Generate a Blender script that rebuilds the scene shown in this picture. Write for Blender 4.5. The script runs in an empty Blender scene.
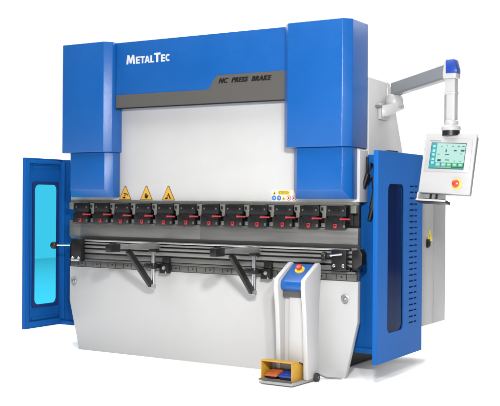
import bpy, bmesh, math, random
from mathutils import Vector, Matrix
random.seed(7)
S = bpy.context.scene
COL = S.collection

# ------------------------------------------------------------------ camera
cam_d = bpy.data.cameras.new('camera'); cam = bpy.data.objects.new('camera', cam_d); COL.objects.link(cam)
CP = Vector((5.4426, -5.9895, 1.2377)); YAW, PIT, ROLL, FPX = .5432, -.0039, .0074, 980.33
fw = Vector((-math.sin(YAW)*math.cos(PIT), math.cos(YAW)*math.cos(PIT), math.sin(PIT)))
rt = Vector((math.cos(YAW), math.sin(YAW), 0)); up = rt.cross(fw)
cx_ = math.cos(ROLL)*rt + math.sin(ROLL)*up; cy_ = -math.sin(ROLL)*rt + math.cos(ROLL)*up
M = Matrix((cx_, cy_, -fw)).transposed().to_4x4(); M.translation = CP
cam.matrix_world = M
cam_d.sensor_width = 36; cam_d.sensor_fit = 'HORIZONTAL'; cam_d.lens = FPX/500*36
cam_d.clip_start = .05; cam_d.clip_end = 500
S.camera = cam

# ------------------------------------------------------------------ world shaped to whiten background and floor, key lamp and added fills
W = bpy.data.worlds.new('World'); S.world = W; W.use_nodes = True
nt = W.node_tree; nt.nodes.clear()
def nd(t, typ, **k):
    n = t.nodes.new(typ)
    for a, v in k.items(): setattr(n, a, v)
    return n
FRONT_DIM, ZEN = .08, 1.0
tc = nd(nt, 'ShaderNodeTexCoord')
dp = nd(nt, 'ShaderNodeVectorMath', operation='DOT_PRODUCT'); dp.inputs[1].default_value = (-.517, .856, 0)
nt.links.new(tc.outputs['Generated'], dp.inputs[0])
mr = nd(nt, 'ShaderNodeMapRange', interpolation_type='SMOOTHSTEP'); mr.inputs[1].default_value = -.35; mr.inputs[2].default_value = .45
mr.inputs[3].default_value = FRONT_DIM; mr.inputs[4].default_value = .32
nt.links.new(dp.outputs['Value'], mr.inputs[0])
sx = nd(nt, 'ShaderNodeSeparateXYZ'); nt.links.new(tc.outputs['Generated'], sx.inputs[0])
mz = nd(nt, 'ShaderNodeMapRange', interpolation_type='SMOOTHSTEP'); mz.inputs[1].default_value = .35; mz.inputs[2].default_value = .95
mz.inputs[3].default_value = 0; mz.inputs[4].default_value = ZEN
nt.links.new(sx.outputs['Z'], mz.inputs[0])
mb_ = nd(nt, 'ShaderNodeMapRange', interpolation_type='SMOOTHSTEP'); mb_.inputs[1].default_value = .76; mb_.inputs[2].default_value = .90
mb_.inputs[3].default_value = 0; mb_.inputs[4].default_value = 1.3
nt.links.new(dp.outputs['Value'], mb_.inputs[0])
a0 = nd(nt, 'ShaderNodeMath', operation='ADD'); nt.links.new(mr.outputs[0], a0.inputs[0]); nt.links.new(mb_.outputs[0], a0.inputs[1])
ad = nd(nt, 'ShaderNodeMath', operation='ADD'); nt.links.new(a0.outputs[0], ad.inputs[0]); nt.links.new(mz.outputs[0], ad.inputs[1])
bg = nd(nt, 'ShaderNodeBackground'); bg.inputs[0].default_value = (1, 1, 1, 1)
nt.links.new(ad.outputs[0], bg.inputs[1])
wo = nd(nt, 'ShaderNodeOutputWorld'); nt.links.new(bg.outputs[0], wo.inputs[0])

def area_lamp(name, loc, target, size, power, color=(1, 1, 1)):
    d = bpy.data.lights.new(name, 'AREA'); d.shape = 'DISK'; d.size = size; d.energy = power; d.color = color
    o = bpy.data.objects.new(name, d); COL.objects.link(o); o.location = loc
    o.rotation_euler = (Vector(target)-Vector(loc)).to_track_quat('-Z', 'Y').to_euler()
    return o
area_lamp('key_lamp', (4.3, -3.7, 2.35), (1.2, .1, 1.1), .26, 172, (1, .985, .96))
area_lamp('chamfer_highlight_fill', (5.0, -3.68, 2.2), (.6, .1, 1.5), .22, 80, (1, .985, .96))  # split off the key lamp, added for the highlight on the chamfer
area_lamp('overhead_floor_fill', (.2, -.4, 7.0), (.2, -.4, 0), 8.0, 610)  # added lamp that keeps the floor white
area_lamp('background_floor_fill', (-4.0, 5.5, 6.0), (-4.0, 5.5, 0), 9.0, 470)  # extra lamp that whitens the floor behind the machine
area_lamp('rear_shadow_fill', (3.1, 4.4, 5.0), (3.1, .5, 0), 2.5, 190)  # added to fill the floor shadow at the right guard

S.view_settings.view_transform = 'Standard'; S.view_settings.look = 'None'
S.view_settings.exposure = .22; S.view_settings.gamma = 1

# ------------------------------------------------------------------ materials
def mat(name, col, rough=.5, metal=0., bump=0., bscale=300., var=.0, vscale=6., stretch=None, rvar=0., emit=None, spec=.5, coat=0., wave=0., base=None):
    m = bpy.data.materials.new(name); m.use_nodes = True
    t = m.node_tree; b = t.nodes['Principled BSDF']
    b.inputs['Base Color'].default_value = (*col, 1); b.inputs['Roughness'].default_value = rough; b.inputs['Metallic'].default_value = metal
    b.inputs['Specular IOR Level'].default_value = spec; b.inputs['Coat Weight'].default_value = coat
    c = nd(t, 'ShaderNodeTexCoord'); mp = nd(t, 'ShaderNodeMapping')
    if stretch: mp.inputs['Scale'].default_value = stretch
    t.links.new(c.outputs['Object'], mp.inputs[0])
    if bump:
        n = nd(t, 'ShaderNodeTexNoise'); n.inputs['Scale'].default_value = bscale; n.inputs['Detail'].default_value = 3
        t.links.new(mp.outputs[0], n.inputs['Vector'])
        bp = nd(t, 'ShaderNodeBump'); bp.inputs['Strength'].default_value = bump; bp.inputs['Distance'].default_value = .002
        t.links.new(n.outputs[0], bp.inputs['Height']); t.links.new(bp.outputs[0], b.inputs['Normal'])
        if coat: t.links.new(bp.outputs[0], b.inputs['Coat Normal']); b.inputs['Coat Roughness'].default_value = .16
        if wave:
            nw = nd(t, 'ShaderNodeTexNoise'); nw.inputs['Scale'].default_value = 2.6; nw.inputs['Detail'].default_value = 2
            t.links.new(mp.outputs[0], nw.inputs['Vector'])
            bw = nd(t, 'ShaderNodeBump'); bw.inputs['Strength'].default_value = wave; bw.inputs['Distance'].default_value = .02
            t.links.new(nw.outputs[0], bw.inputs['Height']); t.links.new(bw.outputs[0], bp.inputs['Normal'])
    if var or rvar:
        n2 = nd(t, 'ShaderNodeTexNoise'); n2.inputs['Scale'].default_value = vscale; n2.inputs['Detail'].default_value = 6; n2.inputs['Roughness'].default_value = .65
        t.links.new(mp.outputs[0], n2.inputs['Vector'])
        if var:
            r = nd(t, 'ShaderNodeMapRange'); r.inputs[1].default_value = .25; r.inputs[2].default_value = .75
            r.inputs[3].default_value = 1-var; r.inputs[4].default_value = 1+var; t.links.new(n2.outputs[0], r.inputs[0])
            v = nd(t, 'ShaderNodeVectorMath', operation='SCALE'); v.inputs[0].default_value = col; t.links.new(r.outputs[0], v.inputs['Scale'])
            t.links.new(v.outputs[0], b.inputs['Base Color'])
        if rvar:
            r = nd(t, 'ShaderNodeMapRange'); r.inputs[1].default_value = .3; r.inputs[2].default_value = .7
            r.inputs[3].default_value = rough-rvar; r.inputs[4].default_value = rough+rvar; t.links.new(n2.outputs[0], r.inputs[0])
            t.links.new(r.outputs[0], b.inputs['Roughness'])
    if emit:
        b.inputs['Base Color'].default_value = (.01, .012, .012, 1); b.inputs['Emission Color'].default_value = (*col, 1); b.inputs['Emission Strength'].default_value = emit
    return m

BLUE = mat('blue_powder_coat', (.0042, .073, .272), .34, spec=.28, bump=.45, bscale=300, var=.06, vscale=3, rvar=.06, coat=.4, wave=.2)
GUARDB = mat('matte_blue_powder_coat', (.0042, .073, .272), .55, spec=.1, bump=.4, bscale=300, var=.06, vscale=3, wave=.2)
WHITE = mat('light_grey_paint', (.395, .395, .397), .42, bump=.12, bscale=260, var=.03, vscale=2.5, rvar=.07, wave=.15)
GREYP = mat('grey_cabinet_paint', (.245, .245, .247), .5, bump=.12, bscale=260, var=.04, vscale=3, wave=.15)
BAND = mat('dark_grey_vinyl', (.068, .065, .062), .5, spec=.3, var=.04, vscale=4)
STEEL = mat('brushed_steel', (.148, .148, .144), .42, .5, bump=.08, bscale=60, var=.14, vscale=7, stretch=(.35, 3, 6), rvar=.1)
STEELD = mat('oiled_dark_steel', (.105, .105, .10), .42, .4, var=.3, vscale=6, stretch=(.6, 3, 3), rvar=.1)
STEELL = mat('bright_rail_steel', (.42, .42, .42), .3, .7, var=.06, vscale=4, stretch=(.5, 2, 2), rvar=.05)
STEELM = mat('grey_rail_steel', (.19, .19, .187), .4, .5, var=.18, vscale=5, stretch=(.5, 2, 2), rvar=.1)
OLIVE = mat('zinc_grey_steel', (.135, .14, .122), .45, .3, var=.14, vscale=30)
CHROME = mat('polished_chrome', (.72, .72, .73), .14, 1., rvar=.05, vscale=20)
BLACK = mat('black_oxide_steel', (.0065, .0065, .0075), .42, .1, spec=.35, bump=.1, bscale=200, var=.3, vscale=30, rvar=.1)
PLAST = mat('black_plastic', (.006, .006, .0065), .4, spec=.35, rvar=.08, vscale=20)
RED = mat('red_lever_paint', (.30, .013, .022), .42, var=.2, vscale=60)
YELLOW = mat('yellow_paint', (.42, .225, .018), .5, bump=.1, bscale=200, var=.12, vscale=15, rvar=.08)
SIGNY = mat('yellow_sign_vinyl', (.50, .275, .03), .45, var=.06, vscale=40)
SIGNL = mat('lemon_sign_vinyl', (.52, .41, .03), .45, var=.05, vscale=40)
INK = mat('black_print', (.008, .008, .008), .6, spec=.15)
RUST = mat('dark_print', (.10, .045, .02), .5)
LOGO = mat('white_lettering', (.45, .46, .48), .5)
SIGNB = mat('blue_sign_print', (.02, .11, .38), .45)
SIGNR = mat('red_sign_print', (.42, .05, .04), .45)
SIGNW = mat('white_sign_vinyl', (.50, .50, .49), .5)
ORANGE = mat('orange_pedal_paint', (.36, .085, .018), .5, var=.2, vscale=30, bump=.1, bscale=150)
BLUEP = mat('blue_pedal_paint', (.01, .035, .25), .45, var=.15, vscale=30, bump=.1, bscale=150)
CAPB = mat('deep_blue_plastic', (.008, .035, .22), .3)
ARMG = mat('grey_anodised_aluminium', (.19, .20, .21), .42, .35, var=.06, vscale=8, rvar=.06)
PEND = mat('white_pendant_paint', (.31, .31, .315), .38, var=.03, vscale=6, rvar=.06)
BEZEL = mat('silver_bezel', (.30, .30, .31), .42, .1, var=.03, vscale=8)
GASK = mat('dark_blue_gasket', (.006, .02, .105), .5)
RUBB = mat('black_rubber', (.018, .018, .018), .7, var=.3, vscale=40)
REDB = mat('red_button', (.45, .03, .018), .3)
YELB = mat('yellow_button_ring', (.55, .37, .03), .4)
SLIT = mat('dark_slot', (.003, .008, .03), .9, spec=.02)
DARKF = mat('dark_frame_steel', (.022, .022, .023), .6, var=.3, vscale=8)
def screen_mat(n, c, e=.78): return mat(n, c, .25, emit=e)
SC_BODY = screen_mat('screen_mint', (.56, .90, .82)); SC_TEAL = screen_mat('screen_teal', (.03, .52, .56)); SC_PALE = screen_mat('screen_pale', (.70, .95, .90))
SC_GREEN = screen_mat('screen_green', (.09, .66, .26)); SC_DARK = screen_mat('screen_dark', (.06, .16, .20), .5); SC_YEL = screen_mat('screen_yellow', (.75, .70, .12)); SC_CY = screen_mat('screen_cyan', (.20, .72, .74))

def pane_mat():
    m = bpy.data.materials.new('cyan_acrylic'); m.use_nodes = True; t = m.node_tree; t.nodes.clear()
    tr = nd(t, 'ShaderNodeBsdfTransparent'); tr.inputs[0].default_value = (.025, .315, .45, 1)
    gl = nd(t, 'ShaderNodeBsdfGlossy'); gl.inputs['Roughness'].default_value = .12; gl.inputs[0].default_value = (.8, .9, 1, 1)
    fr = nd(t, 'ShaderNodeFresnel'); fr.inputs[0].default_value = 1.18
    mx = nd(t, 'ShaderNodeMixShader'); fm = nd(t, 'ShaderNodeMath', operation='MULTIPLY'); fm.inputs[1].default_value = .45; t.links.new(fr.outputs[0], fm.inputs[0]); t.links.new(fm.outputs[0], mx.inputs[0]); t.links.new(tr.outputs[0], mx.inputs[1]); t.links.new(gl.outputs[0], mx.inputs[2])
    o = nd(t, 'ShaderNodeOutputMaterial'); t.links.new(mx.outputs[0], o.inputs[0]); return m
PANE = pane_mat()

# ------------------------------------------------------------------ mesh helpers
class MB:
    def __init__(s): s.bm = bmesh.new(); s.mi = 0
    def _merge(s, b, bev=0, seg=2):
        if bev:
            es = [e for e in b.edges if len(e.link_faces) == 2 and e.calc_face_angle(0) > .45]
            bmesh.ops.bevel(b, geom=es, offset=bev, segments=seg, profile=.5, affect='EDGES', clamp_overlap=True)
        b.verts.index_update()
        mp = [s.bm.verts.new(v.co) for v in b.verts]
        for f in b.faces:
            try: nf = s.bm.faces.new([mp[v.index] for v in f.verts]); nf.material_index = s.mi
            except ValueError: pass
        b.free()
    def loops(s, L, bev=0, seg=2, mtx=None):           # closed loops of equal length, capped
        b = bmesh.new(); V = [[b.verts.new(p) for p in l] for l in L]; n = len(L[0])
        for i in range(len(L)-1):
            for j in range(n): b.faces.new([V[i][j], V[i][(j+1) % n], V[i+1][(j+1) % n], V[i+1][j]])
        b.faces.new(V[0][::-1]); b.faces.new(V[-1])
        bmesh.ops.recalc_face_normals(b, faces=b.faces)
        if mtx is not None: bmesh.ops.transform(b, matrix=mtx, verts=b.verts)
        s._merge(b, bev, seg); return s
    def box(s, x0, x1, y0, y1, z0, z1, bev=0, seg=2, mtx=None):
        return s.loops([[(x0, y0, z), (x1, y0, z), (x1, y1, z), (x0, y1, z)] for z in (z0, z1)], bev, seg, mtx)
    def prism(s, poly, ax, a, b_, bev=0, seg=2, mtx=None):
        f = {'x': lambda p, t: (t, p[0], p[1]), 'y': lambda p, t: (p[0], t, p[1]), 'z': lambda p, t: (p[0], p[1], t)}[ax]
        return s.loops([[f(p, t) for p in poly] for t in (a, b_)], bev, seg, mtx)
    def tube(s, pts, r, n=14, r2=None, mtx=None):
        pts = [Vector(p) for p in pts]; L = []
        for i, p in enumerate(pts):
            d = (pts[min(i+1, len(pts)-1)]-pts[max(i-1, 0)]).normalized()
            u = d.cross(Vector((0, 0, 1)) if abs(d.z) < .9 else Vector((1, 0, 0))).normalized(); v = d.cross(u)
            rr = r if r2 is None else r+(r2-r)*i/(len(pts)-1)
            L.append([p+rr*(math.cos(2*math.pi*k/n)*u+math.sin(2*math.pi*k/n)*v) for k in range(n)])
        return s.loops(L, 0, 2, mtx)
    def lathe(s, prof, n=28, mtx=None, c=(0, 0)):      # prof (r, z) about z
        return s.loops([[(c[0]+r*math.cos(2*math.pi*k/n), c[1]+r*math.sin(2*math.pi*k/n), z) for k in range(n)] for r, z in prof], 0, 2, mtx)
    def flat(s, poly):                                  # one face
        v = [s.bm.verts.new(p) for p in poly]; f = s.bm.faces.new(v); f.material_index = s.mi; return s
    def obj(s, name, mats, parent=None, smooth=True):
        if not isinstance(mats, (list, tuple)): mats = [mats]
        me = bpy.data.meshes.new(name); s.bm.to_mesh(me); s.bm.free()
        for m in mats: me.materials.append(m)
        if smooth:
            me.polygons.foreach_set('use_smooth', [True]*len(me.polygons)); me.set_sharp_from_angle(angle=.6)
        o = bpy.data.objects.new(name, me); COL.objects.link(o)
        if parent:
            o.parent = parent
            if parent.type == 'EMPTY': o.matrix_parent_inverse = Matrix.Translation(parent.location).inverted()
        return o
def thing(name, label, cat, loc, group=None):
    o = bpy.data.objects.new(name, None); COL.objects.link(o); o.location = loc; o.empty_display_size = .2
    o['label'] = label; o['category'] = cat
    if group: o['group'] = group
    return o
def dup(o, parent, dx):                                 # copy of a part with its sub-parts
    c = o.copy(); COL.objects.link(c); c.parent = parent; c.matrix_parent_inverse = o.matrix_parent_inverse; c.location.x += dx
    for ch in o.children:
        d = ch.copy(); COL.objects.link(d); d.parent = c; d.matrix_parent_inverse = ch.matrix_parent_inverse
    return c
def dup_thing(r, loc, label):
    c = r.copy(); COL.objects.link(c); c.location = loc; c['label'] = label
    for ch in r.children: dup(ch, c, 0)
    return c
def rrect(x0, x1, z0, z1, r, n=5):
    P = []
    for cx, cz, a0 in ((x1-r, z1-r, 0), (x0+r, z1-r, 90), (x0+r, z0+r, 180), (x1-r, z0+r, 270)):
        for k in range(n+1):
            a = math.radians(a0+90*k/n); P.append((cx+r*math.cos(a), cz+r*math.sin(a)))
    return P
def text_bm(mb, s, x0, x1, z0, z1, y, off=.02, shear=0, ext=.0012, spacing=1.0):
    cu = bpy.data.curves.new('t', 'FONT'); cu.body = s; cu.size = 1; cu.offset = off; cu.shear = shear; cu.extrude = .5; cu.space_character = spacing
    o = bpy.data.objects.new('t', cu); COL.objects.link(o)
    dg = bpy.context.evaluated_depsgraph_get(); me = bpy.data.meshes.new_from_object(o.evaluated_get(dg))
    xs = [v.co.x for v in me.vertices]; ys = [v.co.y for v in me.vertices]
    a, b, c, d = min(xs), max(xs), min(ys), max(ys)
    for v in me.vertices:
        v.co = Vector((x0+(v.co.x-a)/(b-a)*(x1-x0), y-ext*(v.co.z+.5), z0+(v.co.y-c)/(d-c)*(z1-z0)))
    bb = bmesh.new(); bb.from_mesh(me); mb._merge(bb)
    bpy.data.objects.remove(o); bpy.data.curves.remove(cu); bpy.data.meshes.remove(me)

# ------------------------------------------------------------------ floor
fl = MB().box(-8.5, 9, -9, 9.5, -.05, 0).obj('floor', mat('white_studio_floor', (.90, .90, .90), .7, var=.005, vscale=1.5))
fl['kind'] = 'structure'

# ------------------------------------------------------------------ press brake
L = 2.6
pb = thing('press_brake', 'big blue and white hydraulic press brake bending machine standing on the white floor', 'press brake', (1.3, .3, 0))

# --- lower beam (front plate) with pull locks
bl = MB()
bl.prism([(0, .40), (.102, 0), (L-.095, 0), (L, .40), (L, .676), (0, .676)], 'y', .16, .205, .003)
lower = bl.obj('lower_beam', WHITE, pb)
def lock(x, z):
    m = MB(); R = Matrix.Translation((x, .16, z)) @ Matrix.Rotation(math.pi/2, 4, 'X')
    m.lathe([(.032, -.001), (.032, .004), (.026, .007), (.024, .003), (.012, .003), (.012, .012), (.009, .014), (.001, .014)], 24, R)
    m.mi = 1; m.lathe([(.013, .0122), (.013, .0128), (.006, .0128), (.006, .0122)], 16, R); m.mi = 0
    m.tube([(x+.030*math.cos(a), .148-.012*math.sin(a*.5+.4), z+.030*math.sin(a)) for a in [k*.31-2.2 for k in range(15)]], .0035, 8)
    return m.obj('lock_ring', [STEELL, INK], lower)
lock(.048, .556); lock(2.505, .553)
# feet and dark under frame
for fx in (.18, 2.36): MB().box(fx, fx+.06, .24, .34, 0, .06, .004).obj('foot', WHITE, pb)
m = MB(); m.box(.28, 2.33, .30, 1.25, .012, .62, .004); m.obj('base_frame', DARKF, pb)

# --- side frames (C plates) with the cabinet behind
prof = [(.34, .20), (1.02, .20), (1.02, 1.45), (.935, 1.62), (.79, 1.93), (.69, 2.092), (.32, 2.10), (.32, 1.30), (.36, 1.22), (.55, 1.10), (.55, .78), (.33, .70)]
for x0, x1 in ((.0, .06), (2.54, 2.60)):
    MB().prism(prof, 'x', x0, x1, .003).obj('side_frame', WHITE, pb)
m = MB(); m.box(.06, 2.54, .34, .66, 1.60, 2.08, .004); m.obj('rear_tie_box', WHITE, pb)

cab = MB(); cab.box(2.30, 2.75, .965, 1.215, .29, 1.30, .004); cab.box(2.30, 2.752, 1.219, 1.475, .29, 1.30, .004)
cab.box(2.31, 2.745, 1.21, 1.225, .292, 1.298)
cab = cab.obj('electrical_cabinet', GREYP, pb)
m = MB(); m.box(2.75, 2.768, 1.055, 1.095, .88, .945, .005); m.box(2.768, 2.776, 1.065, 1.085, .89, .93, .003); m.obj('latch', PLAST, cab)
m = MB(); yy, zz, h = 1.125, .925, .105
m.mi = 0; m.prism([(yy-.06, zz), (yy+.06, zz), (yy, zz+h)], 'x', 2.7505, 2.7525)
m.mi = 1; m.prism([(yy-.004, zz+.02), (yy+.010, zz+.045), (yy+.001, zz+.045), (yy+.006, zz+.075), (yy-.009, zz+.04), (yy, zz+.04)], 'x', 2.7525, 2.7532)
m.obj('warning_label', [SIGNL, INK], cab)

# --- ram
ram = MB(); ram.prism([(0, 1.222), (2.604, 1.222), (2.604, 1.58), (2.54, 1.62), (2.54, 2.30), (.06, 2.30), (.06, 1.62), (0, 1.58)], 'y', .169, .30, .002)
ram = ram.obj('ram', WHITE, pb)
def tri_sign(x, z0, kind):
    m = MB(); w, h = .124, .112; y = .169
    m.mi = 1; m.prism([(x-w/2, z0), (x+w/2, z0), (x+.006, z0+h), (x-.006, z0+h)], 'y', y-.0015, y)
    m.mi = 0; k = .005
    m.prism([(x-w/2+k*1.6, z0+k), (x+w/2-k*1.6, z0+k), (x+.003, z0+h-k*1.3), (x-.003, z0+h-k*1.3)], 'y', y-.0025, y-.0015)
    m.mi = 2; a, b = y-.0032, y-.0025
    P = lambda pts: m.prism([(x+px, z0+pz) for px, pz in pts], 'y', a, b)
    if kind == 0:                                       # hand under a falling edge
        P([(-.014, .056), (.022, .050), (.032, .032), (.026, .034), (.016, .043), (-.016, .046)])
        P([(-.026, .012), (.002, .012), (.004, .024), (-.006, .030), (-.010, .023), (-.024, .025)])
        P([(-.012, .034), (.010, .034), (.010, .038), (-.012, .038)])
    elif kind == 1:                                     # hand
        P([(-.014, .022), (-.004, .013), (.008, .013), (.016, .024), (.022, .040), (.016, .041), (.010, .034), (-.014, .034)])
        for i, t in enumerate((.048, .055, .054, .048)): P([(-.014+i*.0065, .0345), (-.009+i*.0065, .0345), (-.009+i*.0065, t), (-.014+i*.0065, t)])
    else:                                               # crushing between tools
        P([(-.030, .010), (-.008, .010), (-.004, .020), (-.012, .030), (-.020, .020), (-.030, .020)])
        P([(-.008, .050), (.004, .056), (.014, .034), (.026, .012), (.014, .012), (.004, .030), (-.002, .044)])
        P([(-.012, .034), (-.004, .030), (-.002, .038), (-.010, .042)])
    return m.obj('warning_label', [SIGNY, RUST, INK], ram)
for k, x in enumerate((.566, .775, .988)): tri_sign(x, 1.224, k)
m = MB(); y = .169                                      # white safety sticker
m.mi = 0; m.box(1.908, 2.125, y-.001, y, 1.226, 1.306)
m.mi = 1; m.prism([(1.915, 1.272), (1.947, 1.272), (1.931, 1.302)], 'y', y-.002, y-.001)
m.mi = 2; m.prism([(1.926, 1.276), (1.936, 1.276), (1.934, 1.284), (1.931, 1.293), (1.928, 1.284)], 'y', y-.0028, y-.002)
m.mi = 3; m.box(1.96, 2.058, y-.002, y-.001, 1.271, 1.301)
m.mi = 4
for zz in (1.278, 1.287, 1.295):
    xx = 1.966
    while xx < 2.045:
        w = random.uniform(.008, .02); m.box(xx, min(xx+w, 2.052), y-.0026, y-.002, zz-.0018, zz+.0018); xx += w+.004
def disc(x, z, r, a, b): m.prism([(x+r*math.cos(t*math.pi/10), z+r*math.sin(t*math.pi/10)) for t in range(20)], 'y', a, b)
for x, c in ((1.927, 5), (1.969, 5), (2.050, 6), (2.092, 6)):
    m.mi = c; disc(x, 1.248, .018, y-.002, y-.001)
    m.mi = 0; disc(x, 1.248, .009 if c == 5 else .013, y-.0027, y-.002)
    m.mi = 5 if c == 5 else 2; m.prism([(x-.006, 1.241), (x+.005, 1.243), (x+.004, 1.252), (x-.002, 1.258)], 'y', y-.0033, y-.0027)
m.mi = 1; m.prism([(1.992, 1.233), (2.026, 1.233), (2.009, 1.263)], 'y', y-.002, y-.001)
m.mi = 2; m.prism([(2.004, 1.238), (2.014, 1.238), (2.009, 1.254)], 'y', y-.0028, y-.002)
m.obj('safety_label', [SIGNW, SIGNL, INK, SIGNL, RUST, SIGNB, SIGNR], ram)

# --- cylinder covers
def oct_loop(x0, x1, y0, y1, c, z): return [(x0, y0+c, z), (x0+c, y0, z), (x1-c, y0, z), (x1, y0+c, z), (x1, y1, z), (x0, y1, z)]
for x0 in (.002, 2.075):
    x1 = x0+.523; c = .052
    h = MB(); h.loops([oct_loop(x0, x1, 0, .307, c, z) for z in (1.60, 2.4676)], .005, 3)
    h = h.obj('cylinder_cover', BLUE, pb)
    s0, s1 = x0+.062, x0+.512
    m = MB(); lo = oct_loop(s0, s1, .03, .165, .052, 1.303)
    bot = [(s0+.004, .115, 1.243), (s0+.012, .085, 1.243), (s1-.010, .085, 1.243), (s1-.004, .115, 1.243), (s1, .165, 1.243), (s0, .165, 1.243)]
    m.loops([bot, lo, oct_loop(s0, s1, .03, .165, .052, 1.598)], .004, 3)
    m.obj('sleeve', BLUE, pb)

# --- fascia
fa = MB(); fa.box(.529, 2.071, .088, .165, 1.945, 2.462, .004, 3)
fa = fa.obj('fascia', BLUE, pb)
m = MB(); m.prism([(.531, 1.947), (2.066, 1.947), (2.066, 2.152), (1.483, 2.152), (1.452, 2.120), (1.425, 2.072), (1.405, 2.055), (1.375, 2.049), (.531, 2.049)], 'y', .0855, .088)
m.obj('stripe', BAND, fa)
m = MB(); m.box(.531, 2.069, .083, .092, 1.938, 1.9465, .001); m.obj('dark_edge_strip', BLACK, fa)  # dark strip along the lower edge of the fascia
m = MB(); X0, Wd, zb = .632, .42, 2.285
GL = {'M': (1.25, [[(0, 0), (.14, 1), (.40, 1), (.36, .62), (.27, 0)], [(.40, 1), (.625, .52), (.625, .08), (.50, .08), (.36, .62)], [(.85, 1), (.625, .52), (.625, .08), (.75, .08), (.89, .62)], [(1.25, 0), (1.11, 1), (.85, 1), (.89, .62), (.98, 0)]]),
      'E': (.70, [[(0, 0), (0, 1), (.27, 1), (.27, 0)], [(.27, 1), (.70, 1), (.70, .80), (.27, .80)], [(.27, .60), (.64, .60), (.64, .40), (.27, .40)], [(.27, .20), (.70, .20), (.70, 0), (.27, 0)]]),
      'T': (.86, [[(0, .78), (0, 1), (.86, 1), (.86, .78)], [(.29, 0), (.29, .78), (.57, .78), (.57, 0)]]),
      'A': (1.0, [[(0, 0), (.34, 1), (.50, 1), (.50, .72), (.27, 0)], [(1.0, 0), (.66, 1), (.50, 1), (.50, .72), (.73, 0)], [(.335, .20), (.395, .40), (.605, .40), (.665, .20)]]),
      'L': (.66, [[(0, 0), (0, 1), (.27, 1), (.27, 0)], [(.27, .20), (.66, .20), (.66, 0), (.27, 0)]])}
def glyph(ch, x, zb, h, w):
    if ch == 'C':
        O = [(.45+.45*math.cos(t), .5+.5*math.sin(t)) for t in [math.radians(48+k*264/16) for k in range(17)]]
        I = [(.45+.20*math.cos(t), .5+.29*math.sin(t)) for t in [math.radians(48+k*264/16) for k in range(17)]]
        sh = [[O[k], O[k+1], I[k+1], I[k]] for k in range(16)]; gw = .80
    else: gw, sh = GL[ch]
    for p in sh: m.prism([(x+px/gw*w, zb+pz*h) for px, pz in p], 'y', .0866, .0881)
for ch, a, b_, h in (('M', 0, .205, .072), ('E', .222, .318, .055), ('T', .328, .428, .055), ('A', .425, .545, .055), ('L', .555, .645, .055), ('T', .642, .785, .072), ('E', .800, .890, .055), ('C', .900, 1.0, .056)):
    glyph(ch, X0+Wd*a, zb, h, Wd*(b_-a))
m.obj('lettering', LOGO, fa)
m = MB()
for k in range(3): text_bm(m, 'NC  PRESS  BRAKE', 1.495+k*.0035, 1.942+k*.0035, 2.090, 2.127, .0855-k*.0002, .018, .36, .001, 1.16)
m.obj('lettering', INK, fa)

# --- tooling: clamp bar, clamps, punch
m = MB(); m.box(.02, 2.588, .2005, .232, 1.03, 1.2215, .002); m.box(.05, 2.55, .186, .2006, 1.06, 1.2, .001); m.obj('clamp_bar', BLACK, pb)
m = MB(); m.box(.005, 2.598, .165, .195, 1.200, 1.2205, .001); m.obj('top_rail', OLIVE, pb)
for x in (.012, 2.552): MB().box(x, x+.042, .135, .184, 1.145, 1.200, .003).obj('end_stop', OLIVE, pb)
m = MB(); m.box(0, .118, .152, .20, .93, 1.056, .002); m.box(.1185, 1.30, .152, .20, .93, 1.045, .002); m.box(1.3015, 2.601, .152, .20, .93, 1.043, .002)
m.prism([(.152, .93), (.20, .93), (.182, .905), (.176, .905)], 'x', 0, 2.601)
m.obj('punch', STEEL, pb)
c = MB(); x = .159
c.box(x-.080, x+.072, .118, .186, 1.122, 1.196, .004)             # upper body
c.box(x-.082, x+.074, .105, .150, 1.040, 1.116, .005)             # lower body
c.box(x-.060, x+.055, .112, .150, 1.112, 1.126, .002)
c.mi = 1; c.box(x-.022, x+.022, .1165, .122, 1.113, 1.120, .001)
for dx in (-.055, .05): c.tube([(x+dx, .119, 1.165), (x+dx, .115, 1.165)], .007, 10)
c.box(x-.0845, x-.0815, .108, .146, 1.046, 1.110, .001); c.box(x+.055, x+.071, .1035, .1055, 1.048, 1.066, .0008); c.box(x-.07, x+.062, .1165, .1185, 1.1985, 1.2005)  # thin grey plates put the clamp's highlights into colour
c.mi = 0
for dx in (-.05, -.02, .022, .05): c.tube([(x+dx, .106, 1.078), (x+dx, .102, 1.078)], .006, 10)
c = c.obj('clamp', [BLACK, STEELD], pb)
m = MB(); m.tube([(x+.040, .098, 1.106), (x+.112, .094, 1.106)], .0068, 10, .0055); m.box(x+.030, x+.044, .092, .106, 1.098, 1.114, .003); m.obj('lever', RED, c)
m = MB(); m.prism([(x-.011, 1.043), (x+.011, 1.043), (x+.013, 1.073), (x-.013, 1.073)], 'y', .094, .106, .002)
m.mi = 1; m.tube([(x, .095, 1.062), (x, .0925, 1.062)], .006, 10); m.obj('wedge_tab', [RED, INK], c)
cn = MB(); xx = x+.105
cn.prism([(xx-.026, 1.198), (xx+.024, 1.198), (xx+.024, 1.150), (xx+.017, 1.146), (xx+.017, 1.112), (xx-.010, 1.108), (xx-.010, 1.142), (xx-.026, 1.158)], 'y', .125, .186, .003)
cn.mi = 1; cn.box(xx-.019, xx-.001, .122, .126, 1.160, 1.184, .002)
cn.mi = 2; cn.box(xx-.022, xx+.022, .130, .155, 1.046, 1.074, .002)
cn = cn.obj('clamp_bracket', [OLIVE, INK, STEEL], pb)
for k in range(1, 12):
    cc = dup(c, pb, .2086*k)
    for ch in cc.children:
        if ch.name.startswith('lever'): ch.location = (random.uniform(-.007, .007), random.uniform(-.004, .002), random.uniform(-.005, .005))
        else: ch.location.z += random.uniform(-.003, .001)
    cc.location.z += random.uniform(-.0015, .0015)
    if k < 11: dup(cn, pb, .2086*k)

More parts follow.
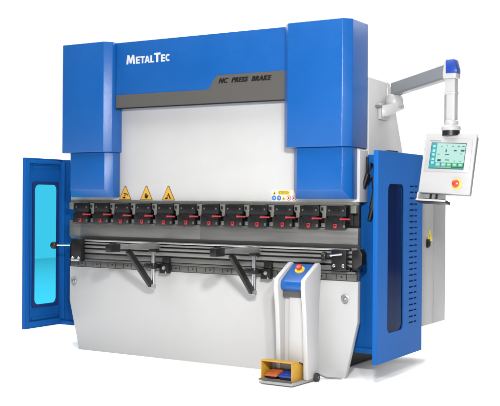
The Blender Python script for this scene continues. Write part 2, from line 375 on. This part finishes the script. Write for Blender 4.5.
# --- die and bed top
m = MB()
m.prism([(.150, .905), (.172, .905), (.178, .885), (.184, .905), (.26, .905), (.26, .80), (.150, .80), (.150, .872), (.155, .876), (.155, .888), (.150, .892)], 'x', .10, 2.598, .001)
m.obj('die', STEEL, pb)
m = MB(); m.box(.06, 2.53, .2055, .30, .60, .80, .002); m.box(.02, 2.599, .170, .2054, .677, .80, .002); m.obj('bed_core', STEELD, pb)

# --- front slide rail (extruded profile)
m = MB()
m.mi = 2; m.box(.17, 2.555, .125, .149, .746, .905)
for mi, y, za, zb_, bv in ((1, .100, .889, .902, .0025), (2, .116, .8815, .8885, 0), (0, .098, .868, .881, .003), (0, .104, .8365, .8565, .006), (0, .108, .797, .8245, .003), (2, .118, .786, .792, 0), (3, .112, .750, .784, .003)):
    m.mi = mi; m.box(.17+y*.01, 2.555-y*.01, y, .130, za, zb_, bv)
rail = m.obj('slide_rail', [STEELM, STEELL, BLACK, STEELD], pb)
m = MB(); m.box(.03, 2.597, .128, .169, .728, .744, .001); m.box(.02, 2.597, .145, .17, .680, .726, .002)
m.mi = 1
xx = .10
while xx < 2.58:
    m.box(xx, xx+.005, .1435, .146, .686, .722); xx += .078
m.mi = 1
for k in range(16): m.lathe([(.006, 0), (.006, .003), (.001, .0035)], 8, Matrix.Translation((.145+k*.156, .145, .704)) @ Matrix.Rotation(math.pi/2, 4, 'X'))
m.obj('bed_strip', [STEELD, BLACK], pb)
# end brackets with knobs
def end_bracket(x0, x1, z0, z1, knob_x, side):
    m = MB(); m.box(x0, x1, .052, .10, z0, z1, .004)
    m.mi = 1
    for bx in (x0+.022, x1-.022): m.lathe([(.012, 0), (.012, .008), (.009, .011), (.001, .011)], 12, Matrix.Translation((bx, .052, z0+.03)) @ Matrix.Rotation(math.pi/2, 4, 'X'))
    b = m.obj('end_bracket', [BLACK, CHROME], pb)
    return b
b = end_bracket(.105, .212, .725, .905, 0, -1)
m = MB(); m.mi = 0; m.tube([(-.03, .02, .852), (.11, .04, .858)], .008, 10)
m.mi = 1; m.lathe([(.001, -.03), (.018, -.026), (.029, -.012), (.031, 0), (.029, .012), (.018, .026), (.001, .03)], 18, Matrix.Translation((-.045, .018, .851)))
m.obj('knob', [CHROME, PLAST], b)
m = MB(); m.tube([(.12, .045, .738), (.20, .045, .738)], .010, 10); m.obj('pin', STEELL, b)
b = end_bracket(2.448, 2.562, .757, .897, 0, 1)
m = MB(); m.tube([(2.44, .02, .856), (2.53, .048, .868)], .009, 10)
m.mi = 1; m.lathe([(.020, 0), (.030, .006), (.032, .022), (.026, .034), (.014, .040), (.012, .06), (.001, .06)], 16, Matrix.Translation((2.395, .02, .852)) @ Matrix.Rotation(math.pi/2, 4, 'Y'))
m.obj('knob', [CHROME, PLAST], b)
m = MB()
for z in (.875, .848, .812, .785): m.tube([(2.556, .118, z), (2.63, .118, z)], .010, 10)
m.obj('rail_rod', STEELL, rail)
m = MB(); m.prism([(2.598, .89), (2.655, .905), (2.675, .87), (2.675, .80), (2.63, .765), (2.598, .775)], 'y', .06, .14, .006); m.obj('end_cap', PLAST, pb)
m = MB()
m.box(-.006, .0, .165, .185, .40, .86)
for k in range(9): m.box(-.016, -.004, .166, .184, .43+k*.052, .437+k*.052)
m.obj('scale_ticks', BLACK, pb)

# --- side guards
def guard(sgn, X):                                       # X = outer plane; sgn +1 right, -1 left
    f = lambda d: X-sgn*d                                # d = distance inward from the outer plane
    def bx(m, d0, d1, y0, y1, z0, z1, bev=0, seg=2): a, b = sorted((f(d0), f(d1))); return m.box(a, b, y0, y1, z0, z1, bev, seg)
    y0, y1, z0, z1 = -.12, .669, .165, 1.563; wz0, wz1 = .352, 1.348
    wy0, wy1 = (.045, .325) if sgn > 0 else (.008, .282)
    m = MB()
    # outer sheet with a rounded window opening
    b = bmesh.new(); outer = [(y0+.002, z0+.002), (y1, z0+.002), (y1, z1-.002), (y0+.002, z1-.002)]; inner = rrect(wy0, wy1, wz0, wz1, .045, 6)
    for d in (.0, .006):
        ov = [b.verts.new((f(d), p[0], p[1])) for p in outer]; iv = [b.verts.new((f(d), p[0], p[1])) for p in inner]
        n = 7; cor = [2, 3, 0, 1]                        # corner arcs in order: +y+z, -y+z, -y-z, +y-z
        for q in range(4):
            a = iv[q*n:(q+1)*n]; o_ = ov[cor[q]]
            for i in range(n-1): b.faces.new([o_, a[i], a[i+1]])
            b.faces.new([o_, a[-1], iv[((q+1)*n) % (4*n)], ov[cor[(q+1) % 4]]])
        if d == 0: I0, O0 = iv, ov
        else:
            for A, B in ((I0, iv), (O0, ov)):
                for i in range(len(A)): b.faces.new([A[i], A[(i+1) % len(A)], B[(i+1) % len(B)], B[i]])
    bmesh.ops.recalc_face_normals(b, faces=b.faces); m._merge(b)
    # folded rim
    bx(m, .0015, .034, y0, y0+.012, z0, z1, .003); bx(m, .0015, .034, y0+.012, y1, z1-.012, z1, .003); bx(m, .0015, .034, y0+.012, y1, z0, z0+.012, .003)
    bx(m, .022, .034, y0+.012, y0+.052, z0+.012, z1-.012, .002); bx(m, .024, .034, y0+.052, y1, z1-.045, z1-.012, .002); bx(m, .024, .034, y0+.052, y1, z0+.012, z0+.055, .002)
    bx(m, .006, .014, y0+.078, y0+.09, z0+.06, z1-.06, .002); bx(m, .006, .020, .36, .385, z0+.02, z1-.02, .003)
    bx(m, .006, .012, y0+.105, .36, z1-.085, z1-.06, .002); bx(m, .006, .012, y0+.105, .36, z0+.06, z0+.085, .002)
    # panel that closes the guard to the frame, with bottom lip
    a, c = sorted((f(.034), f(.355))); m.box(a, c, .31, .325, z0, 1.555, .003); m.box(a, c, .296, .3095, z0, z0+.036, .003)
    bx(m, .012, .075, .300, .3095, z0+.05, 1.54, .004)
    if sgn > 0:                                          # louvres
        for k in range(24):
            z = 1.335-k*.0413
            m.mi = 1; bx(m, -.0012, .001, .425, .495, z-.004, z+.005); bx(m, -.0012, .001, .518, .560, z-.004, z+.005)
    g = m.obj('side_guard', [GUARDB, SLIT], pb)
    if sgn > 0:                                          # louvred plate added behind the window to make it dark
        p = MB(); bx(p, .052, .058, .02, .35, .33, 1.37, .002)
        for k in range(24): bx(p, .049, .052, .03, .075, 1.325-k*.0413, 1.331-k*.0413)
        p.mi = 1; bx(p, .050, .0525, .022, .028, .335, 1.365); p.obj('added_louvre_plate', [GUARDB, INK], g)
    # gasket and pane
    w = MB(); b = bmesh.new(); A = rrect(wy0-.022, wy1+.022, wz0-.022, wz1+.022, .02, 6); B = rrect(wy0+.002, wy1-.002, wz0+.002, wz1-.002, .045, 6)
    V = [[b.verts.new((f(d), p[0], p[1])) for p in P] for P, d in ((A, .0065), (A, .016), (B, .016), (B, .0065))]
    for i in range(4):
        for j in range(28): b.faces.new([V[i][j], V[i][(j+1) % 28], V[(i+1) % 4][(j+1) % 28], V[(i+1) % 4][j]])
    bmesh.ops.recalc_face_normals(b, faces=b.faces); w._merge(b); w.obj('gasket', GASK, g)
    w = MB(); w.flat([(f(.010), p[0], p[1]) for p in rrect(wy0+.001, wy1-.001, wz0+.001, wz1-.001, .045, 6)])
    w.obj('window', PANE, g)
    return g
guard(1, 2.868); guard(-1, -.265)
# hoses at the right end of the ram
m = MB(); m.box(2.606, 2.618, .262, .285, 1.36, 1.54, .003)
m.tube([(2.60, .24, 1.32), (2.63, .245, 1.42), (2.65, .26, 1.49), (2.67, .28, 1.47), (2.675, .29, 1.36), (2.66, .285, 1.22), (2.63, .28, 1.10)], .017, 10)
m.tube([(2.62, .26, 1.36), (2.655, .27, 1.40), (2.665, .28, 1.30), (2.64, .28, 1.18)], .014, 10)
m.obj('hose', PLAST, pb)
m = MB(); m.tube([(2.66, .34, 1.560), (2.70, .32, 1.572), (2.77, .29, 1.574), (2.84, .26, 1.566)], .009, 10); m.obj('cable_loop', PLAST, pb)

# ------------------------------------------------------------------ sheet support arms
sg = 'sheet support arms on the front rail'
sa = thing('sheet_support', 'silver sheet support arm with black brace on the rail, farther from the white pedestal', 'support arm', (.93, .05, .55), sg)
x = .93
m = MB(); m.prism([(-.40, .868), (-.40, .890), (.165, .900), (.165, .858), (.10, .850), (-.10, .855)], 'x', x-.022, x+.022, .003)
m.mi = 1; m.box(x-.006, x+.006, -.36, .14, .8915, .9015, .001)
m.obj('arm', [STEELM, CHROME], sa)
m = MB(); m.box(x-.027, x+.027, -.485, -.375, .848, .906, .005); m.box(x-.018, x+.018, -.45, -.41, .906, .912, .002); m.obj('stop_block', PLAST, sa)
m = MB(); R0, R1 = Vector((x, -.255, .852)), Vector((x, .030, .575)); d = (R1-R0).normalized(); n = Vector((0, -d.z, d.y))*.021
m.loops([[R0+n+Vector((s, 0, 0)), R1+n*1.1+Vector((s, 0, 0)), R1-n*1.1+Vector((s, 0, 0)), R0-n+Vector((s, 0, 0))] for s in (-.014, .014)], .003)
m.obj('brace', PLAST, sa)
m = MB(); m.tube([(x, .06, .565), (x, .06, .852)], .0165, 16); m.obj('post', CHROME, sa)
MB().box(x-.03, x+.03, .035, .095, .828, .853, .004).obj('post_cap', PLAST, sa)
MB().lathe([(.026, .700), (.028, .704), (.028, .738), (.026, .742)], 16, None, (x, .06)).obj('collar', PLAST, sa)
m = MB(); m.lathe([(.012, .545), (.018, .550), (.018, .568), (.014, .572)], 12, None, (x, .06)); m.box(x-.016, x+.016, .015, .075, .556, .584, .004)
m.obj('pivot', STEELL, sa)
m = MB(); m.box(x+.035, x+.120, .085, .127, .665, .738, .006); m.box(x-.055, x+.04, .04, .09, .705, .735, .004); m.box(x+.06, x+.125, .09, .127, .742, .79, .004)
m.tube([(x-.075, .055, .722), (x-.04, .055, .722)], .017, 12)
m.mi = 1; m.lathe([(.014, 0), (.014, .006), (.001, .007)], 12, Matrix.Translation((x+.08, .085, .708)) @ Matrix.Rotation(math.pi/2, 4, 'X'))
m.tube([(x+.095, .088, .682), (x+.11, .065, .672)], .005, 8)
m.obj('slide_bracket', [BLACK, STEELL], sa)
dup_thing(sa, (.93+.90, .05, .55), 'silver sheet support arm with black brace on the rail, right beside the white pedestal')

# ------------------------------------------------------------------ pedal pedestal
ps = thing('pedal_pedestal', 'white rolling pedestal with sloping blue top and red emergency stop in front of the machine', 'pedestal', (2.26, -.1, 0))
side = [(-.155, .022), (-.165, .25), (-.182, .48), (-.206, .64), (-.203, .690), (-.19, .705), (-.010, .800), (.015, .803), (.034, .790), (.036, .735), (.012, .54), (.0, .25), (.012, .022)]
for a in (2.140, 2.348): MB().prism(side, 'x', a, a+.033, .006, 3).obj('side_panel', WHITE, ps)
tp = [(-.158, .628), (-.166, .640), (-.166, .668), (-.160, .682), (-.148, .692), (.012, .792), (.020, .780), (.020, .70), (-.13, .61)]
top = MB().prism(tp, 'x', 2.1735, 2.3475, .003).obj('top_cover', BLUE, ps)
d = Vector((0, .160, .100)).normalized(); nrm = Vector((0, -d.z, d.y)); cpt = Vector((2.262, -.052, .752))
TR = Matrix.Translation(cpt) @ Vector((0, 0, 1)).rotation_difference(nrm).to_matrix().to_4x4()
es = MB(); es.lathe([(.036, .0), (.036, .008), (.033, .011), (.022, .012), (.001, .012)], 24, TR)
es = es.obj('emergency_stop_ring', YELB, top)
MB().lathe([(.012, .012), (.012, .022), (.020, .024), (.023, .030), (.021, .038), (.012, .042), (.001, .043)], 24, TR).obj('emergency_stop', REDB, top)
m = MB(); m.box(2.1735, 2.3475, -.135, -.125, .572, .618, .002); m.obj('cover_plate', BAND, ps)
m = MB(); m.box(2.222, 2.347, -.128, -.02, .024, .60, .004); m.obj('post', WHITE, ps)
m = MB(); m.box(2.174, 2.2215, -.10, -.09, .024, .60); m.obj('back_panel', WHITE, ps)
m = MB(); m.prism([(2.108, -.335), (2.362, -.335), (2.383, .015), (2.138, .015)], 'z', .008, .0215, .003); m.obj('base_plate', GREYP, ps)
for wx in (2.395, 2.118):
    m = MB(); m.lathe([(.012, -.012), (.026, -.012), (.030, -.008), (.030, .008), (.026, .012), (.012, .012)], 20, Matrix.Translation((wx, -.045, .0302)) @ Matrix.Rotation(math.pi/2, 4, 'Y'))
    m.mi = 1; m.lathe([(.010, -.0135), (.0118, -.0135), (.0118, .0135), (.001, .0135)], 14, Matrix.Translation((wx, -.045, .0302)) @ Matrix.Rotation(math.pi/2, 4, 'Y'))
    m.obj('wheel', [RUBB, STEEL], ps)
m = MB(); m.tube([(2.37, .02, .04), (2.41, .06, .014), (2.45, .10, .008), (2.50, .13, .0065)], .006, 8); m.obj('cable', ARMG, ps)

# ------------------------------------------------------------------ foot pedal unit on the base plate
fp = thing('foot_pedal', 'yellow foot switch box with one orange and one blue pedal on the pedestal base', 'foot pedal', (2.21, -.2, .022))
X0, X1, Z0, t = 2.092, 2.333, .0225, .007
arc = [(-.285, Z0), (-.285, Z0+.126), (-.18, Z0+.118), (-.145, Z0+.104), (-.122, Z0+.080), (-.110, Z0+.045), (-.106, Z0)]
h = MB()
h.prism(arc, 'x', X0, X0+t, .001); h.prism(arc, 'x', X1-t, X1, .001)
h.prism([(-.287, Z0+.126), (-.287, Z0+.134), (-.18, Z0+.126), (-.140, Z0+.110), (-.115, Z0+.083), (-.103, Z0+.045), (-.099, Z0), (-.106, Z0), (-.110, Z0+.045), (-.122, Z0+.080), (-.145, Z0+.104), (-.18, Z0+.118)], 'x', X0-.001, X1+.001)
h.mi = 1; h.box(X0+t, X1-t, -.150, -.146, Z0+.004, Z0+.101); h.box(X0+t+.0005, X1-t-.0005, -.283, -.150, Z0+.0005, Z0+.006)
h.mi = 2; h.prism([(-.19, Z0+.125), (-.140, Z0+.110), (-.115, Z0+.083), (-.103, Z0+.045), (-.100, Z0+.003), (-.107, Z0+.003), (-.110, Z0+.045), (-.122, Z0+.080), (-.145, Z0+.103), (-.19, Z0+.119)], 'x', X1-.001, X1+.0022)
house = h.obj('housing', [YELLOW, GREYP, RUBB], fp)
m = MB(); m.box(X0-.006, X1+.002, -.306, -.286, Z0, Z0+.010, .003); m.obj('toe_plate', STEELD, fp)
xm = (X0+X1)/2
for a, b_, mt in ((X0+.022, xm-.004, ORANGE), (xm+.006, X1-.014, BLUEP)):
    m = MB(); pr_ = [(-.270, Z0+.024), (-.270, Z0+.034), (-.255, Z0+.042), (-.160, Z0+.060), (-.160, Z0+.050), (-.25, Z0+.028)]
    m.prism(pr_, 'x', a, b_, .003)
    for k in range(6):
        yy = -.248+k*.0145; zz = Z0+.042+(yy+.255)*.1895
        m.box(a+.008, b_-.008, yy-.003, yy+.003, zz-.002, zz+.004, .001)
    m.mi = 1; m.box(a+.012, b_-.012, -.258, -.165, Z0+.0065, Z0+.028)
    m.obj('pedal', [mt, PLAST], fp)

# ------------------------------------------------------------------ control pendant
cp = thing('control_pendant', 'white touchscreen control panel hanging from a grey swivel arm at the right of the machine', 'control panel', (2.60, .58, 1.85))
m = MB(); m.prism([(.47, 1.815), (.60, 1.815), (.66, 1.85), (.66, 1.93), (.47, 1.93)], 'x', 2.601, 2.625, .006)
m.loops([[(2.62, y, z) for y, z in ((.49, 1.83), (.60, 1.825), (.62, 1.915), (.49, 1.915))], [(2.665, y, z) for y, z in ((.52, 1.84), (.64, 1.87), (.66, 1.925), (.52, 1.925))], [(2.725, y, z) for y, z in ((.56, 1.895), (.67, 1.90), (.67, 1.935), (.56, 1.935))]], .008, 3)
m.lathe([(.060, 1.915), (.066, 1.925), (.066, 1.955), (.060, 1.985), (.045, 2.0), (.001, 2.002)], 28, None, (2.672, .60))
m.mi = 1; m.tube([(2.60, .44, 1.905), (2.63, .47, 1.905)], .012, 10); m.tube([(2.56, .40, 1.905), (2.61, .44, 1.905)], .008, 8)
m.obj('bracket', [PEND, STEEL], cp)
A, B = Vector((2.680, .60, 2.040)), Vector((3.275, .055, 2.068)); dv = (B-A).normalized(); nv = Vector((-dv.y, dv.x, 0))*.036
m = MB(); zz = .050
def sect(p): return [p+nv*a+Vector((0, 0, zz*b)) for a, b in ((1, -.75), (.75, -1), (-.75, -1), (-1, -.75), (-1, .75), (-.75, 1), (.75, 1), (1, .75))]
m.loops([sect(A), sect(B)], 0)
m.obj('arm', ARMG, cp)
m = MB(); m.tube([A+Vector((-.03, -.075, -.055)), A+Vector((-.03, -.07, 0)), A+Vector((-.04, -.055, .04)), A+Vector((-.05, -.02, .05))], .006, 8); m.obj('cable', PEND, cp)
hx, hy = 3.296, .05
m = MB(); m.loops([[(hx+px, hy+py, z) for px, py in ((-.046, -.045), (.046, -.045), (.046, .045), (-.046, .045))] for z in (2.015, 2.06)] + [[(hx+px, hy+py, 2.134) for px, py in ((-.036, -.035), (.030, -.035), (.030, .035), (-.036, .035))]], .010, 3)
head = m.obj('arm_head', PEND, cp)
m = MB(); m.loops([[(hx-.022, hy-.050, 2.048), (hx+.050, hy-.050, 2.048), (hx+.050, hy+.03, 2.048), (hx-.022, hy+.03, 2.048)], [(hx-.022, hy-.050, 2.075), (hx+.050, hy-.050, 2.075), (hx+.050, hy+.03, 2.075), (hx-.022, hy+.03, 2.075)], [(hx-.028, hy-.038, 2.138), (hx+.033, hy-.038, 2.138), (hx+.033, hy+.03, 2.138), (hx-.028, hy+.03, 2.138)]], .003)
m.obj('head_cap', CAPB, head)
m = MB(); m.box(hx-.034, hx+.034, hy-.034, hy+.034, 1.72, 2.016, .006, 3)
m.mi = 1; m.box(hx-.0345, hx-.020, hy-.0348, hy-.030, 1.74, 1.915); m.box(hx-.036, hx-.03, hy-.03, hy+.03, 1.74, 1.915)  # grey strips put the shading of the column's left side into colour
m.mi = 0; m.box(hx-.037, hx+.037, hy-.037, hy+.037, 1.918, 1.932, .002); m.obj('column', [PEND, ARMG], cp)
m = MB(); m.lathe([(.058, 1.686), (.062, 1.690), (.062, 1.706), (.054, 1.718), (.046, 1.722), (.046, 1.745), (.040, 1.752)], 28, None, (hx, hy))
m.mi = 1; m.lathe([(.056, 1.655), (.056, 1.6858)], 28, None, (hx, hy)); m.obj('collar', [PEND, PLAST], cp)
# control box: local frame x right, -y out of the face, z up
CW, CH = .345, .393
BX = Matrix.Translation((3.291, 0, 1.475)) @ Matrix.Rotation(-.03, 4, 'Z') @ Matrix.Rotation(-.2, 4, 'X') @ Matrix.Rotation(.049, 4, 'Y')
m = MB(); m.box(-CW/2, CW/2, 0, .016, -CH/2, CH/2, .0035, 3, BX); 
m.mi = 1; m.box(-CW/2+.014, CW/2-.004, .0165, .050, -CH/2-.002, CH/2-.012, .004, 2, BX)
cb = m.obj('control_box', [PEND, ARMG], cp)
U = lambda u: -CW/2+u*CW
V = lambda v: CH/2-v*CH
def pl(m, u0, u1, v0, v1, y0, y1, bev=0): m.box(U(u0), U(u1), y0, y1, V(v1), V(v0), bev, 2, BX)
m = MB(); pl(m, .055, .935, .085, .645, -.003, -.0003, .001)
m.mi = 1; pl(m, .11, .32, .125, .140, -.0036, -.003); bez = m.obj('bezel', [BEZEL, ARMG], cb)
m = MB(); m.mi = 5; pl(m, .145, .828, .160, .597, -.0042, -.003)
a, b = -.0048, -.0042
m.mi = 1; pl(m, .155, .262, .170, .585, a, b)                      # teal side bar
m.mi = 0; pl(m, .262, .818, .170, .490, a, b)                      # body
m.mi = 2; pl(m, .262, .818, .195, .21, a-.0004, a)
m.mi = 1; pl(m, .262, .818, .572, .585, a, b)
m.mi = 6; pl(m, .262, .58, .562, .572, a, b)
for k in range(5):
    m.mi = 7 if k < 2 else 3; pl(m, .270+k*.110, .366+k*.110, .492, .556, a, b)
    m.mi = 2; pl(m, .290+k*.110, .345+k*.110, .510, .535, a-.0004, a)
m.mi = 2
for k, v in enumerate((.205, .275, .345, .42, .48)): pl(m, .185, .235, v, v+.035+(.01 if k == 1 else 0), a-.0005, a)
m.mi = 4
for u, v, w, h in ((.44, .27, .022, .05), (.60, .278, .055, .022), (.735, .272, .07, .03), (.30, .44, .07, .035), (.45, .44, .085, .016), (.44, .35, .08, .014), (.29, .35, .04, .012), (.34, .215, .03, .01), (.45, .205, .02, .012), (.55, .21, .05, .01), (.66, .208, .05, .012), (.75, .208, .05, .012), (.73, .335, .03, .01), (.62, .455, .03, .012), (.74, .46, .02, .01)):
    pl(m, u, u+w, v, v+h, a-.0009, a-.0004)
m.obj('screen', [SC_BODY, SC_TEAL, SC_PALE, SC_GREEN, SC_DARK, SC_DARK, SC_YEL, SC_CY], bez)
ER = BX @ Matrix.Translation((U(.735), 0, V(.835))) @ Matrix.Rotation(math.pi/2, 4, 'X')
MB().lathe([(.034, .0), (.034, .004), (.030, .006), (.001, .006)], 28, ER).obj('emergency_stop_ring', YELB, cb)
MB().lathe([(.014, .006), (.014, .016), (.021, .018), (.024, .025), (.021, .034), (.012, .038), (.001, .039)], 24, ER).obj('emergency_stop', REDB, cb)
m = MB(); m.box(-.165, .03, -.03, .05, -.255, -.247, .002, 2, BX); m.box(-.165, -.155, -.03, .05, -.247, -.20, .002, 2, BX)
m.box(-.168, .034, -.034, -.0305, -.256, -.243, .001, 2, BX); m.mi = 1; m.box(-.168, .034, -.034, .05, -.2605, -.2562, .001, 2, BX); m.box(-.150, .028, -.0349, -.0341, -.2432, -.2405, 0, 2, BX); m.box(-.10, -.085, .02, .03, -.247, -.20, .001, 2, BX); m.box(-.06, -.045, .02, .03, -.247, -.20, .001, 2, BX); m.box(.0305, .034, -.03, .05, -.258, -.243, 0, 2, BX)
m.obj('tray', [PEND, PLAST], cp)
